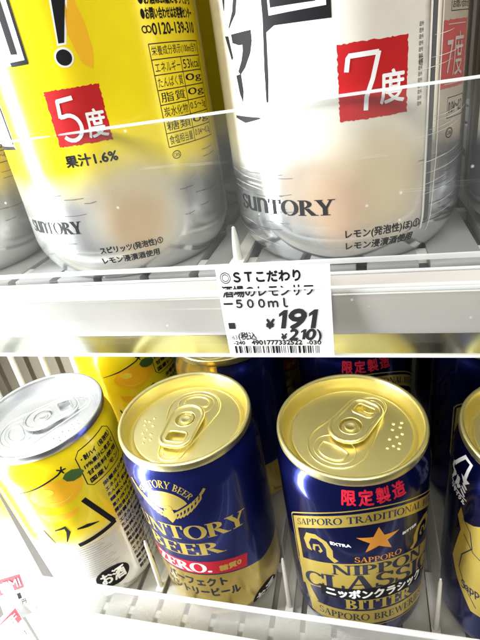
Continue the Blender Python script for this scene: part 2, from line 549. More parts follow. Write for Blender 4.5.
DV = 0.0
class Decal:
    """flat shapes in (u = arc length, v = height) cm, wrapped on a lathe profile a hair above the print below"""
    def __init__(self, layer=1):
        self.dv = DV
        self.items, self.layer = [], layer          # (verts2d, faces, layer offset)
    def raw(self, vs, fs, bump=0):
        self.items.append((vs, fs, bump))
        return self
    def poly(self, pts, bump=0):
        from mathutils.geometry import tessellate_polygon
        t = tessellate_polygon([[Vector((x, y, 0)) for x, y in pts]])
        return self.raw(list(pts), [tuple(x) for x in t], bump)
    def ell(self, cu, cv, ru, rv, rot=0, n=28, bump=0):
        c, s = cos(rot), sin(rot)
        pts = [(cu + ru * cos(a) * c - rv * sin(a) * s, cv + ru * cos(a) * s + rv * sin(a) * c) for a in [2 * pi * k / n for k in range(n)]]
        return self.poly(pts, bump)
    def line(self, pts, w, closed=False, bump=0, taper=False):
        n = len(pts)
        vs, fs = [], []
        for i, p in enumerate(pts):
            a = pts[(i - 1) % n] if closed or i else p
            b = pts[(i + 1) % n] if closed or i < n - 1 else p
            tx, ty = b[0] - a[0], b[1] - a[1]
            l = math.hypot(tx, ty) or 1
            ww = w * 0.5
            if taper:
                f = i / (n - 1)
                ww *= max(0.12, math.sin(pi * (0.12 + 0.82 * f)))
            vs += [(p[0] - ty / l * ww, p[1] + tx / l * ww), (p[0] + ty / l * ww, p[1] - tx / l * ww)]
        for i in range(n if closed else n - 1):
            j = (i + 1) % n
            fs.append((2 * i, 2 * i + 1, 2 * j + 1, 2 * j))
        return self.raw(vs, fs, bump)
    def text(self, body, u0, v0, u1, v1, rot=0.0, bold=0.0, shear=0.0, fn=None, bump=0, spacing=1.0, ring=0.0):
        vs, fs = text_tris(body, shear, spacing)
        xs, ys = [p[0] for p in vs], [p[1] for p in vs]
        x0, x1, y0, y1 = min(xs), max(xs), min(ys), max(ys)
        w, h = u1 - u0, v1 - v0
        cu, cv = (u0 + u1) / 2, (v0 + v1) / 2
        pts = [((x - x0) / (x1 - x0) * w - w / 2, (y - y0) / (y1 - y0) * h - h / 2) for x, y in vs]
        c, s = cos(rot), sin(rot)
        pts = [(cu + x * c - y * s, cv + x * s + y * c) for x, y in pts]
        shifts = [(0, 0)]
        if bold:
            shifts += [(bold, 0), (-bold, 0), (0, bold), (0, -bold)]
        if ring:
            shifts += [(ring * cos(k * pi / 4), ring * sin(k * pi / 4)) for k in range(8)]
        for i, (du, dv) in enumerate(shifts):
            q = [(x + du, y + dv) for x, y in pts]
            if fn:
                q = [fn(*t) for t in q]
            self.raw(q, fs, bump + i * 0.12)
        return self
    def serif(self, body, u0, v0, u1, v1, fn=None, rot=0.0, bump=0, grow=0.0):
        x = 0
        tot = sum(SERIF[c][0] for c in body)
        k = 0
        cu, cv = (u0 + u1) / 2, (v0 + v1) / 2
        c_, s_ = cos(rot), sin(rot)
        for ch in body:
            w, prims = SERIF[ch]
            for pr in prims:
                q = []
                for px, py in pr:
                    a = (x + px) / tot * (u1 - u0) - (u1 - u0) / 2
                    b = py * (v1 - v0) - (v1 - v0) / 2
                    t = (cu + a * c_ - b * s_, cv + a * s_ + b * c_)
                    q.append(fn(*t) if fn else t)
                k += 1
                n = len(q)
                if grow:
                    g = [(a + grow, b) for a, b in q]
                    gf = [tuple(range(n))] if n <= 8 else [(i, i + 1, n - 2 - i, n - 1 - i) for i in range(n // 2 - 1)]
                    self.raw(g, gf, bump + .55 + (k % 5) * 0.1)
                if n > 8:               # ring: quads between the outer and inner run
                    m_ = n // 2
                    self.raw(q, [(i, i + 1, n - 2 - i, n - 1 - i) for i in range(m_ - 1)], bump + (k % 5) * 0.1)
                else:
                    self.raw(q, [tuple(range(n))], bump + (k % 5) * 0.1)
            x += w
        return self
    def build(self, name, mat, parent, prof, step=0.14, label=None, flat=None):
        bm = bmesh.new()
        lay = bm.verts.layers.float.new('h')
        for vs, fs, bump in self.items:
            bv = []
            for x, y in vs:
                t = bm.verts.new((x, y, 0))
                t[lay] = bump
                bv.append(t)
            for f in fs:
                try:
                    bm.faces.new([bv[i] for i in f])
                except ValueError:
                    pass
        if not flat:
            us = [v.co.x for v in bm.verts]
            u = math.floor(min(us) / step) * step + step
            while u < max(us):
                bmesh.ops.bisect_plane(bm, geom=bm.verts[:] + bm.edges[:] + bm.faces[:], plane_co=(u, 0, 0), plane_no=(1, 0, 0), dist=1e-6)
                u += step
            vs_ = [v.co.y for v in bm.verts]
            for (r, z) in prof:
                z -= self.dv
                if min(vs_) < z < max(vs_):
                    bmesh.ops.bisect_plane(bm, geom=bm.verts[:] + bm.edges[:] + bm.faces[:], plane_co=(0, z, 0), plane_no=(0, 1, 0), dist=1e-6)
        for v in bm.verts:
            v.co.y += self.dv
            h = 0.004 * self.layer + 0.004 * v[lay]
            if flat:
                p = flat(v.co.x, v.co.y, h)
            else:
                r = rad(prof, v.co.y) + h
                a = v.co.x / 3.3
                p = (r * sin(a), -r * cos(a), v.co.y)
            v.co = Vector(p) * S
        for f in bm.faces:
            f.normal_update()
            c = f.calc_center_median()
            ref = Vector((c.x, c.y, 0)) if not flat else Vector(flat(0, 0, 1)) - Vector(flat(0, 0, 0))
            if f.normal.dot(ref) < 0:
                f.normal_flip()
            f.smooth = not flat
        me = bpy.data.meshes.new(name)
        bm.to_mesh(me)
        bm.free()
        me.materials.append(mat)
        o = link(name, me, parent)
        if label:
            o['label'] = label
        return o

def rad(prof, z):
    for (r0, z0), (r1, z1) in zip(prof, prof[1:]):
        if z0 <= z <= z1 and z1 > z0:
            return r0 + (r1 - r0) * (z - z0) / (z1 - z0)
    return 3.3

# ------------------------------------------------------------------ cans
def fillet(pts, n=4):
    """round a polyline with quadratic corners"""
    out = [pts[0]]
    for a, b, c in zip(pts, pts[1:], pts[2:]):
        p = [(b[0] + (a[0] - b[0]) * .5, b[1] + (a[1] - b[1]) * .5), b, (b[0] + (c[0] - b[0]) * .5, b[1] + (c[1] - b[1]) * .5)]
        for i in range(n + 1):
            t = i / n
            out.append(tuple((1 - t) ** 2 * p[0][k] + 2 * t * (1 - t) * p[1][k] + t * t * p[2][k] for k in (0, 1)))
    return out + [pts[-1]]

BASE = [(2.56, .06), (2.62, 0), (2.70, .03), (2.92, .28), (3.12, .60), (3.24, .90), (3.29, 1.15), (3.3, 1.4)]
PROF = {h: BASE + [(3.3, h - 1.75), (3.285, h - 1.5), (3.22, h - 1.2), (3.11, h - .9), (3.01, h - .62), (2.985, h - .4)] for h in (12.2, 16.8)}

def body_mesh(h, mat):
    prof = [(0.05, .95), (1.2, .82), (2.2, .42), (2.48, .10)] + PROF[h]
    # thin out long straight wall into rings
    mb = MB()
    seg = 128
    mb.lathe(prof, seg)
    me = mb.mesh('body', mat, ang=60)
    uvl = me.uv_layers.new(name='UVMap')
    for poly in me.polygons:
        cs = []
        for li in poly.loop_indices:
            co = me.vertices[me.loops[li].vertex_index].co
            cs.append([li, math.atan2(co.x, -co.y) * 3.3, co.z / S])
        us = [c[1] for c in cs]
        if max(us) - min(us) > 10:
            for c in cs:
                if c[1] < 0:
                    c[1] += 2 * pi * 3.3
        for li, u, v in cs:
            uvl.data[li].uv = (u, v)
    return me

def stadium(f0, f1, w0, w1, n=10):
    """rounded outline from f0 (half width w0, round) to f1 (half width w1, squarish-round)"""
    pts = []
    for i in range(n + 1):
        a = pi / 2 + pi * i / n
        pts.append((f0 + w0 + w0 * cos(a), w0 * sin(a)))
    r = w1 * .75
    for i in range(n + 1):
        a = -pi / 2 + pi / 2 * i / n
        pts.append((f1 - r + r * cos(a), -(w1 - r) + r * sin(a)))
    for i in range(n + 1):
        a = pi / 2 * i / n
        pts.append((f1 - r + r * cos(a), (w1 - r) + r * sin(a)))
    return pts

def plate_hole(mb, outer, inner, z0, z1):
    from mathutils.geometry import tessellate_polygon
    loops = [outer] + inner
    pts = [p for l in loops for p in l]
    n = len(pts)
    tris = tessellate_polygon([[Vector((x, y, 0)) for x, y in l] for l in loops])
    vs = [(x, y, z0) for x, y in pts] + [(x, y, z1) for x, y in pts]
    fs = [tuple(i + n for i in t) for t in tris] + [tuple(t) for t in tris]
    k = 0
    for l in loops:
        m = len(l)
        for i in range(m):
            j = (i + 1) % m
            fs.append((k + i, k + j, n + k + j, n + k + i))
        k += m
    mb.add(vs, fs)

_lid_cache = {}
def lid_parts(h, mat):
    """the end of a can: seam, countersink, panel with beads; tab, rivet and braille as sub-parts.  Finger end of the tab points to +X"""
    if (h, mat.name) in _lid_cache:
        return _lid_cache[(h, mat.name)]
    P = h - .62                              # panel height
    mb = MB()
    prof = [(3.0, h - .47), (3.09, h - .43), (3.145, h - .36), (3.15, h - .1), (3.125, h - .02), (3.075, h), (3.0, h - .005), (2.95, h - .05),
            (2.90, h - .22), (2.80, h - .60), (2.76, h - .76), (2.71, h - .81), (2.66, h - .80), (2.615, h - .72), (2.59, P - .04), (2.555, P), (2.50, P + .005)]
    mb.lathe(fillet(prof, 2), 128)
    mb.lathe([(2.50, P + .005), (2.2, P), (1.2, P), (0.02, P)], 128)
    # teardrop bead round the opening and under the tab
    tear = []
    for i in range(25):
        a = radians(78 + 204 * i / 24)
        tear.append((-.95 + 1.28 * cos(a), 1.28 * sin(a), P + .01))
    tear += [(.4, -.98, P + .01), (1.2, -.76, P + .01), (1.75, -.62, P + .01)]
    for i in range(9):
        a = radians(-80 + 160 * i / 8)
        tear.append((1.75 + .62 * cos(a), .62 * sin(a), P + .01))
    tear += [(1.75, .62, P + .01), (1.2, .76, P + .01), (.4, .98, P + .01)]
    mb.tube(tear, .055, 8, True, .75)
    # finger well
    well = [(1.75 + .42 * cos(a), .42 * sin(a), P + .005) for a in [2 * pi * k / 20 for k in range(20)]]
    mb.tube(well, .035, 6, True, .7)
    lid = mb.mesh('lid', mat, ang=50)
    # scored opening panel
    ob = MB()
    op = [(-1.28 + .72 * cos(a), .92 * sin(a), P + .01) for a in [2 * pi * k / 32 for k in range(32)]]
    ob.tube(op, .03, 6, True, .6)
    op2 = [(-1.42 + .40 * cos(a), .62 * sin(a), P + .012) for a in [radians(95 + 170 * k / 20) for k in range(21)]]
    op2 += [(-1.22 + .12 * cos(a), .62 * sin(a), P + .012) for a in [radians(-80 + 160 * k / 8) for k in range(9)]]
    ob.tube(op2, .05, 8, True, .8)
    opening = ob.mesh('opening_panel', mat, ang=60)
    # tab
    tb = MB()
    T = P + .21
    outer = stadium(-.92, 1.72, .80, .74)
    hole = []
    for (cx, cy, a0) in ((1.27, -.28, -90), (1.27, .28, 0), (1.02, .28, 90), (1.02, -.28, 180)):
        for i in range(6):
            a = radians(a0 + 90 * i / 5)
            hole.append((cx + .20 * cos(a), cy + .20 * sin(a)))
    ring = [(.02 + .50 * cos(a), .50 * sin(a)) for a in [2 * pi * k / 26 for k in range(26)]]
    plate_hole(tb, outer, [hole, ring], T, T + .05)
    tb.tube([(x, y, T + .035) for x, y in outer], .10, 10, True)
    tb.tube([(x, y, T + .035) for x, y in hole], .055, 8, True)
    tb.tube([(x, y, T + .03) for x, y in ring], .035, 8, True)
    # rivet island inside the ring, joined towards the nose
    isl = [(-.02 + .40 * cos(a), .36 * sin(a)) for a in [2 * pi * k / 24 for k in range(24)]]
    plate_hole(tb, isl, [], T - .03, T + .0)
    plate_hole(tb, [(-.62, -.16), (-.30, -.16), (-.30, .16), (-.62, .16)], [], T - .02, T + .012)
    tab = tb.mesh('tab', mat, ang=50)
    rv = MB()
    rv.lathe([(.25, P), (.25, T + .02), (.24, T + .05), (.18, T + .06), (.14, T + .03), (.01, T + .028)], 28)
    rivet = rv.mesh('rivet', mat, ang=50)
    # braille
    br = MB()
    for (f, g) in [(1.55, -1.55), (1.28, -1.62), (.98, -1.42), (.72, -1.76), (.98, -1.86), (.44, -1.58), (.20, -1.88), (.46, -2.02), (-.04, -1.74), (.18, -2.12), (1.30, -1.30)]:
        vs, fs = [], []
        for j, (r, z) in enumerate([(.072, 0), (.06, .03), (.03, .05)]):
            for k in range(10):
                a = 2 * pi * k / 10
                vs.append((f + r * cos(a), g + r * sin(a), P + z))
        vs.append((f, g, P + .056))
        for j in range(2):
            for k in range(10):
                k2 = (k + 1) % 10
                fs.append((j * 10 + k, j * 10 + k2, j * 10 + 10 + k2, j * 10 + 10 + k))
        for k in range(10):
            fs.append((20 + k, 20 + (k + 1) % 10, 30))
        br.add(vs, fs)
    braille = br.mesh('braille_dots', mat)
    _lid_cache[(h, mat.name)] = (lid, opening, tab, rivet, braille)
    return _lid_cache[(h, mat.name)]

ZU = 20.744
LEAN = radians(3.2)           # the lower, gravity-fed shelf slopes down to the front
def seat(t, x, y, rotz=0.0):
    t.location = Vector((x, y * cos(LEAN), y * sin(LEAN))) * S
    t.rotation_euler = (Matrix.Rotation(LEAN, 3, 'X') @ Matrix.Rotation(rotz, 3, 'Z')).to_euler()

def make_can(label, loc, h, body_mat, lid_mat, tab_ang, group, turn=0.0):
    t = thing('drink_can', label, 'can', loc, 0, group)
    if loc[2] < 5:
        seat(t, loc[0], loc[1], turn)
    link('body', body_mesh(h, body_mat), t)
    lid, opening, tab, rivet, braille = lid_parts(h, lid_mat)
    l = link('lid', lid, t, (0, 0, 0), radians(tab_ang))
    link('opening_panel', opening, l)
    link('tab', tab, l)
    link('rivet', rivet, l)
    link('braille_dots', braille, l)
    return t

G_UP = 'tall cans on the upper shelf'
G_LO = 'short cans on the lower shelf'

# ---- tall yellow lemon sour can
P5 = PROF[16.8]
DV = 0.45                     # heights of the two tall prints were taken from a shelf 0.45 higher
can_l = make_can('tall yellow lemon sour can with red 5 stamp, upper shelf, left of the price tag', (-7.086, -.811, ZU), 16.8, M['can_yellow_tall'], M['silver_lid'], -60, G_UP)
d = Decal(1)
d.poly([(.62, 9.5), (1.42, 9.5), (1.34, 6.7), (1.04, 5.78), (.82, 5.78), (.92, 6.7)])
d.ell(.90, 5.53, .235, .215, bump=.2)
d.poly([(-3.3, 12), (-.02, 12), (-.02, 6.9), (-.02, 5.54), (-.55, 5.56), (-3.3, 5.6)], bump=.1)
d.poly([(-3.3, 5.1), (-1.55, 5.0), (-1.5, 3.62), (-3.3, 3.6)], bump=.1)
d.build('print_outline', M['white'], can_l, P5)
d = Decal(3)
d.poly([(.68, 9.5), (1.36, 9.5), (1.29, 6.7), (1.00, 5.83), (.86, 5.83), (.97, 6.7)])
d.ell(.90, 5.53, .19, .17)
d.poly([(-.1, 12), (-.02, 12), (-.02, 5.53), (-.10, 5.56)])
d.poly([(-.56, 5.62), (-.55, 5.52), (-.02, 5.52), (-.02, 5.62)], bump=.2)
d.poly([(-3.2, 12), (-.26, 12), (-.26, 5.76), (-.45, 5.78), (-.45, 7.0), (-1.2, 7.1), (-1.3, 5.9), (-3.2, 5.9)])
d.poly([(-3.3, 3.72), (-1.58, 3.70), (-1.50, 3.62), (-3.3, 3.58)])
d.poly([(-1.66, 5.1), (-1.58, 5.1), (-1.53, 3.75), (-1.60, 3.75)], bump=.2)
d.build('bold_lettering', M['black'], can_l, P5)
d = Decal(1)
d.poly([(1.40, 6.9), (1.58, 6.2), (1.62, 5.6), (1.52, 5.2), (1.30, 5.35), (1.12, 6.0), (1.22, 6.6)])
d.build('lemon_peel_accent', M['peel'], can_l, P5)
d = Decal(1)
rs = random.Random(3)
def stamp(u0, v0, u1, v1):
    pts, n = [], 30
    for (a, b) in [((u0, v0), (u1, v0)), ((u1, v0), (u1, v1)), ((u1, v1), (u0, v1)), ((u0, v1), (u0, v0))]:
        for i in range(n):
            t = i / n
            pts.append((a[0] + (b[0] - a[0]) * t + rs.uniform(-.017, .017), a[1] + (b[1] - a[1]) * t + rs.uniform(-.017, .017)))
    return pts
d.poly(stamp(.13, 3.56, 1.55, 4.88))
d.build('red_stamp', M['red'], can_l, P5)
def arc(cx, cy, rx, ry, a0, a1, n=14):
    return [(cx + rx * cos(radians(a0 + (a1 - a0) * i / n)), cy + ry * sin(radians(a0 + (a1 - a0) * i / n))) for i in range(n + 1)]
d = Decal(3)
d.line([(.82, 4.66), (.40, 4.62)], .10)
d.line([(.42, 4.64), (.40, 4.40), (.38, 4.24)], .09, bump=.2)
d.line([(.38, 4.26)] + arc(.58, 3.98, .28, .30, 110, -140), .095, bump=.4)
d.text('度', 1.00, 3.68, 1.49, 4.34, bold=.012)
d.build('stamp_lettering', M['white'], can_l, P5)
d = Decal(1)
d.text('果汁1.6%', .16, 3.03, 1.56, 3.33, bold=.012)
d.text('スピリッツ(発泡性)①', .38, .52, 2.24, .76, bold=.008)
d.text('レモン浸漬酒使用', .33, .20, 2.08, .42, bold=.008)
d.serif('SunTORY', -2.25, 1.22, .02, 1.58, grow=.03)
d.build('black_lettering', M['black'], can_l, P5)
# information table
d = Decal(1)
u0, u1 = 3.02, 5.05
for i in range(8):
    y = 5.56 - i * .355
    d.line([(u0, y), (u1, y)], .022, bump=.1)
for x in (u0, 4.02, u1):
    d.line([(x, 5.56 - (.355 if x == 4.02 else 0)), (x, 5.56 - 7 * .355)], .022, bump=.3)
for i, (a, b) in enumerate([('栄養成分表示(100ml当り)', ''), ('エネルギー', '53kcal'), ('たんぱく質', '0g'), ('脂質', '0g'), ('炭水化物', '0.5～3g'), ('糖類', '0g'), ('食塩相当量', '0.04～0.2g')]):
    y = 5.56 - i * .355
    if b:
        d.text(a, u0 + .06, y - .30, 3.96, y - .06, bump=.1)
        d.text(b, 4.08, y - .29, u1 - .08, y - .07, bump=.1)
    else:
        d.text(a, u0 + .05, y - .30, u1 - .06, y - .05, bump=.1)
for y, s_ in [(6.75, '製造所固有記号は缶底に'), (6.45, '●お酒は20歳になってから'), (6.14, '●お問い合わせはお客様センター'), (5.80, '0120-139-310')]:
    d.text(s_, 2.98 if y > 6 else 3.22, y - .05, 4.98, y + .2, bump=.1, bold=.008)
for cx in (3.0, 3.12):
    d.line(arc(cx, 5.88, .07, .07, 0, 360, 16), .03, bump=.2)
d.line(arc(3.22, 2.85, .14, .10, 0, 360, 18), .02)
d.text('CAN', 3.12, 2.80, 3.32, 2.90)
d.build('information_print', M['black'], can_l, P5)
d = Decal(1)
for i in range(16):
    y = rs.uniform(.9, 2.9)
    a = rs.choice([rs.uniform(-1.5, .8), rs.uniform(2.4, 4.6)])
    w = rs.uniform(.3, .8)
    d.line([(a, y), (a + w / 2, y - .01), (a + w, y + rs.uniform(-.02, .03))], .016, bump=(i % 7) * .1)
d.build('hatching_lines', M['hair'], can_l, P5)['kind'] = 'stuff'

# ---- tall white lemon sour can
can_r = make_can('tall white and silver sour can with big red 7 stamp on the upper shelf', (.071, -.593, ZU), 16.8, M['can_white_tall'], M['silver_lid'], -120, G_UP)
d = Decal(1)
d.line([(-3.02, 6.22), (-2.5, 6.26), (-2.02, 6.32)], .12, taper=True)
d.line([(-2.82, 6.6), (-2.80, 6.2), (-2.86, 5.95)], .13, taper=True, bump=.2)
d.line([(-2.30, 6.8), (-2.28, 6.2), (-2.42, 5.85), (-2.72, 5.58)], .15, taper=True, bump=.4)
d.poly([(-2.98, 5.44), (-2.80, 5.42), (-2.70, 4.95), (-2.78, 4.90)])
d.poly([(-2.66, 5.44), (-1.90, 5.44), (-1.90, 5.22), (-2.0, 4.98), (-2.24, 4.70), (-2.46, 4.56), (-2.54, 4.64), (-2.36, 4.85), (-2.26, 5.05), (-2.24, 5.18), (-2.40, 5.19), (-2.64, 5.26)])
d.poly([(-2.66, 4.56), (-2.44, 4.58), (-2.42, 4.2), (-2.50, 3.94), (-2.60, 4.15)])
d.line([(-2.95, 3.62), (-2.5, 3.54), (-1.9, 3.56)], .16, taper=True)
d.build('brush_lettering', M['grey_ink'], can_r, P5)
d = Decal(1)
d.poly([(-1.44, 12), (-1.40, 12), (-1.36, 5.62), (-.06, 5.60), (-.06, 12), (0.04, 12), (.04, 5.36), (-1.24, 5.42), (-1.46, 5.32), (-1.53, 4.4), (-1.60, 3.9), (-1.66, 3.9), (-1.62, 4.6), (-1.52, 5.6)])
d.poly([(-1.33, 12), (-1.30, 5.76), (-.28, 5.71), (-.26, 12)], bump=.2)
d.build('framed_lettering', M['black'], can_r, P5)
d = Decal(1)
d.poly(stamp(.12, 3.30, 1.66, 4.84))
d.build('red_stamp', M['red'], can_r, P5)
d = Decal(3)
d.line([(.30, 4.30), (.34, 4.56), (.40, 4.62)], .10)
d.line([(.36, 4.60), (.7, 4.60), (1.0, 4.60)], .10, bump=.2)
d.line([(1.0, 4.62), (.86, 4.1), (.72, 3.75), (.70, 3.48)], .10, bump=.4)
d.text('度', 1.03, 3.56, 1.58, 4.22, bold=.014)
d.build('stamp_lettering', M['white'], can_r, P5)
d = Decal(1)
d.poly(stamp(2.62, 3.62, 3.72, 4.98))
d.build('side_stamp', M['dull_red'], can_r, P5)
d = Decal(3)
d.text('7度', 2.80, 3.85, 3.55, 4.75)
for a, b in (((2.8, 4.9), (3.6, 4.9)), ((2.75, 3.7), (3.6, 3.7))):
    d.line([a, b], .02)
d.build('side_stamp_lettering', M['rail'], can_r, P5)
d = Decal(1)
d.serif('SunTORY', -3.30, 1.16, -.10, 1.56, grow=.03)
d.text('レモン(発泡性)ほ)①', .15, .46, 2.14, .74, bold=.008)
d.text('レモン浸漬酒使用', .15, .14, 2.0, .38, bold=.008)
d.text('お問い合わせ', 2.95, 5.2, 3.75, 5.35)
d.line([(2.9, 5.15), (3.8, 5.15), (3.8, 5.75), (2.9, 5.75)], .02, True)
d.text('0.04～0.2', 3.0, 3.05, 3.7, 3.3)
d.line([(2.95, 2.95), (3.8, 2.95), (3.8, 3.4), (2.95, 3.4)], .02, True)
d.line(arc(3.1, 2.6, .15, .11, 0, 360, 18), .025)
d.text('CAN', 3.0, 2.55, 3.2, 2.65)
d.text('製造者', 1.95, 4.2, 2.06, 4.4)
for q in range(14):
    d.text('造所', 1.93, 4.95 - q * .12, 2.05, 5.04 - q * .12)
d.build('black_lettering', M['black'], can_r, P5)
d = Decal(1)
for i in range(34):
    y = rs.uniform(.5, 2.3)
    a = rs.choice([rs.uniform(-4.2, -1.6), rs.uniform(1.7, 3.4)])
    w = rs.uniform(.4, 1.0)
    d.line([(a, y), (a + w / 2, y - .01), (a + w, y + rs.uniform(-.02, .03))], .014, bump=(i % 7) * .1)
d.build('hatching_lines', M['hair'], can_r, P5)['kind'] = 'stuff'
d = Decal(4)
for i in range(30):
    lft = i % 2 == 0
    y = rs.choice([rs.uniform(.0, 1.0), rs.uniform(1.7, 2.4)]) if lft else rs.uniform(.0, 5.6)
    a = rs.uniform(-3.9, -2.6) if lft else rs.uniform(1.5, 2.6)
    w = rs.uniform(.6, 1.9)
    d.line([(a + w * t / 4, y + .10 * w * (t / 4) ** 2 * (1 if not lft else -1)) for t in range(5)], .013, bump=(i % 7) * .1, taper=True)
d.line([(2.24, 8.5), (2.24, 4.2), (2.20, .4)], .06, bump=1)  # upright pale streaks: shrink-film reflections painted on the side
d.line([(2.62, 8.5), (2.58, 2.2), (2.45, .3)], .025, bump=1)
d.build('pale_hatch_and_reflection_lines', M['silver_line'], can_r, P5)['kind'] = 'stuff'
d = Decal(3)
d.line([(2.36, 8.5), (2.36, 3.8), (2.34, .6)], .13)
d.build('side_reflection_band', M['hair'], can_r, P5)  # dark strip painted for a reflection in the shrink film
copy_thing(can_l, 'tall yellow can half out of the picture at the far left of the upper shelf', (-14.35, -.9, ZU), radians(4))
copy_thing(can_r, 'tall silver-grey can cut by the right picture edge on the upper shelf', (6.86, -.5, ZU), radians(100))

DV = 0.0
# ---- short yellow lemon can
P3 = PROF[12.2]
can_a = make_can('short yellow lemon chuhai can with silver lid, leftmost on the lower shelf', (-15.3, .65, 0), 12.2, M['can_yellow_short'], M['silver_lid'], 54, G_LO, -.13)
d = Decal(1)
d.poly([(2.15 + (1.12 + .10 * cos(2 * t) + .25 * max(0, cos(t - .5)) ** 12) * cos(t), 9.62 + .86 * sin(t)) for t in [2 * pi * k / 40 for k in range(40)]])
d.poly([(.9, 8.5), (1.4, 8.35), (2.2, 8.22), (2.8, 8.32), (2.5, 7.9), (1.7, 7.75), (1.1, 7.95)], bump=.3)
d.build('lemon_picture', M['lemon'], can_a, P3)
d = Decal(2)
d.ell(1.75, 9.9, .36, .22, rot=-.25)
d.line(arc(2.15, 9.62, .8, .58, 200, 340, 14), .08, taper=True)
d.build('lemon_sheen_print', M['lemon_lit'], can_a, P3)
d = Decal(3)
d.poly([(3.2 + (a - 2.98) * .78, 10.30 + (b - 10.2) * .78) for a, b in [(2.35, 10.35), (2.6, 10.62), (3.0, 10.66), (3.45, 10.40), (3.62, 10.05), (3.3, 9.78), (2.85, 9.78), (2.5, 9.98)]])
d.build('leaf_picture', M['leaf'], can_a, P3)
d = Decal(4)
d.line([(.3, 10.0), (1.4, 10.3), (2.6, 10.72), (2.95, 10.9)], .09, taper=True)
for k in range(5):
    a = 2 * pi * k / 5
    d.line([(2.8, 10.86), (2.8 + .22 * cos(a), 10.86 + .2 * sin(a))], .07, bump=.2 + .1 * k)
d.line([(3.10, 8.62), (3.55, 7.3), (3.98, 6.0)], .27)
d.line([(4.06, 5.98), (3.0, 5.88), (1.95, 5.72)], .27, bump=.6)
d.line([(2.25, 6.92), (2.75, 6.86), (3.32, 6.70)], .24, taper=True, bump=.3)
d.line([(1.2, 7.2), (1.75, 7.3), (1.8, 6.9), (1.5, 6.2)], .24, taper=True, bump=.3)
d.line([(.62, 7.3), (.9, 6.2)], .26, taper=True, bump=.4)
d.build('brush_lettering', M['black'], can_a, P3)
d = Decal(1)
d.poly([(3.55, 11.05), (3.85, 11.3), (5.7, 11.3), (6.0, 11.0), (6.0, 9.2), (5.7, 8.95), (3.8, 9.0), (3.55, 9.3)])
d.build('label_panel', M['yellow'], can_a, P3)
d = Decal(2)
d.line([(3.58, 11.02), (3.86, 11.25), (5.7, 11.25), (5.96, 11.0), (5.96, 9.22), (5.7, 8.98), (3.82, 9.03), (3.58, 9.3)], .05, True)
for i, s_ in enumerate(['・酎ハイ（発泡性）', '19％果汁に見立て', '甘味料使用', '国産レモン']):
    y = 10.95 - i * .48
    d.text(s_, 3.78, y - .30, 5.8, y, bump=.1, bold=.015)
d.build('label_lettering', M['black'], can_a, P3)
d = Decal(1)
for i in range(18):
    y = 8.75 - i * .42
    d.text(['栄養成分表示', 'エネルギー45kcal', 'たんぱく質0g脂質', '糖質0.6g食塩', '果汁10%アルコール', '開缶後はお早めに'][i % 6], 4.25, y - .28, 6.4, y, bump=.05 * (i % 3), bold=.014)
d.build('information_print', M['navy_ink'], can_a, P3)
d = Decal(1)
d.ell(2.75, 2.35, .95, .80)
d.build('age_mark', M['black'], can_a, P3)
d = Decal(3)
d.text('お酒', 2.09, 1.89, 3.41, 2.81, bold=.035)
d.build('age_mark_lettering', M['white'], can_a, P3)
d = Decal(1)
for i in range(16):
    y = 2.9 + i * .17
    d.line([(.9 + rs.uniform(-.3, .2), y), (2.2, y + .01), (3.1 + rs.uniform(-.3, .4), y)], .02, bump=(i % 5) * .1)
d.build('hatching_lines', M['hair'], can_a, P3)['kind'] = 'stuff'

# ---- short blue and gold beer can
can_b = make_can('short blue over gold beer can with red ZERO band, front of the lower shelf', (-7.62, .9, 0), 12.2, M['can_gold'], M['gold_lid'], -90, G_LO, -.08)
d = Decal(1)
U0, U1 = -8.6, 8.6
def bnd(u): return max(3.75, 4.62 - .06 * u * u)
pts = [(U0 + (U1 - U0) * i / 60, 11.72) for i in range(61)] + [(U1 - (U1 - U0) * i / 60, bnd(U1 - (U1 - U0) * i / 60)) for i in range(61)]
nseg = 60
d.raw(pts, [(i, i + 1, 120 - i, 121 - i) for i in range(nseg)])
d.build('blue_panel', M['blue'], can_b, P3)
d = Decal(2)
d.serif('SUNTORY', -3.35, 7.48, 3.35, 8.45, fn=lambda u, v: (u, v - .035 * (u - .8) ** 2), grow=.05)
d.serif('BEER', -2.1, 6.22, 1.9, 7.12, fn=lambda u, v: (u, v - .03 * (u - .6) ** 2), grow=.05)
# spread-wing emblem in front of a half disc
half = arc(0, 9.75, 1.0, .98, 190, -10, 26)
d.poly(half, bump=-.2)
def wing_edge(sgn, t):
    return (sgn * (.22 + 1.65 * t), 9.25 + .45 * math.sin(pi * min(1, t * .75)) + 1.0 * t * t * t + .12 * t)
def wings(dd, wid, b0):
    for sgn in (-1, 1):
        dd.line([wing_edge(sgn, i / 14) for i in range(15)], wid * 1.5, bump=b0)
        for k in range(8):
            t = .06 + .115 * k
            p = wing_edge(sgn, t)
            l = .34 + .30 * math.sin(pi * t)
            dd.line([p, (p[0] - sgn * .10 * l, p[1] - l * .55), (p[0] - sgn * .45 * l, p[1] - l)], wid, bump=b0 + .1 + .05 * k)
    dd.poly([(-.22, 9.55), (.22, 9.55), (.26, 9.0), (.0, 8.62), (-.26, 9.0)], bump=b0 + .7)
    dd.ell(.06, 9.68, .16, .15, bump=b0 + .8)
wings(d, .085, 1.4)
back = Decal(3)
wings(back, .20, 0)
back.build('emblem_outline_print', M['blue'], can_b, P3)  # blue outline that sets the wings off from the disc
archf = lambda u, v: (.0 + (1.16 + v) * math.sin(u), 9.75 + (1.14 + v) * math.cos(u))
d.serif('SUNTORY BEER', -1.15, 0.02, 1.15, .36, fn=archf)
d.build('gold_emblem_and_lettering', M['gold'], can_b, P3)
d = Decal(2)
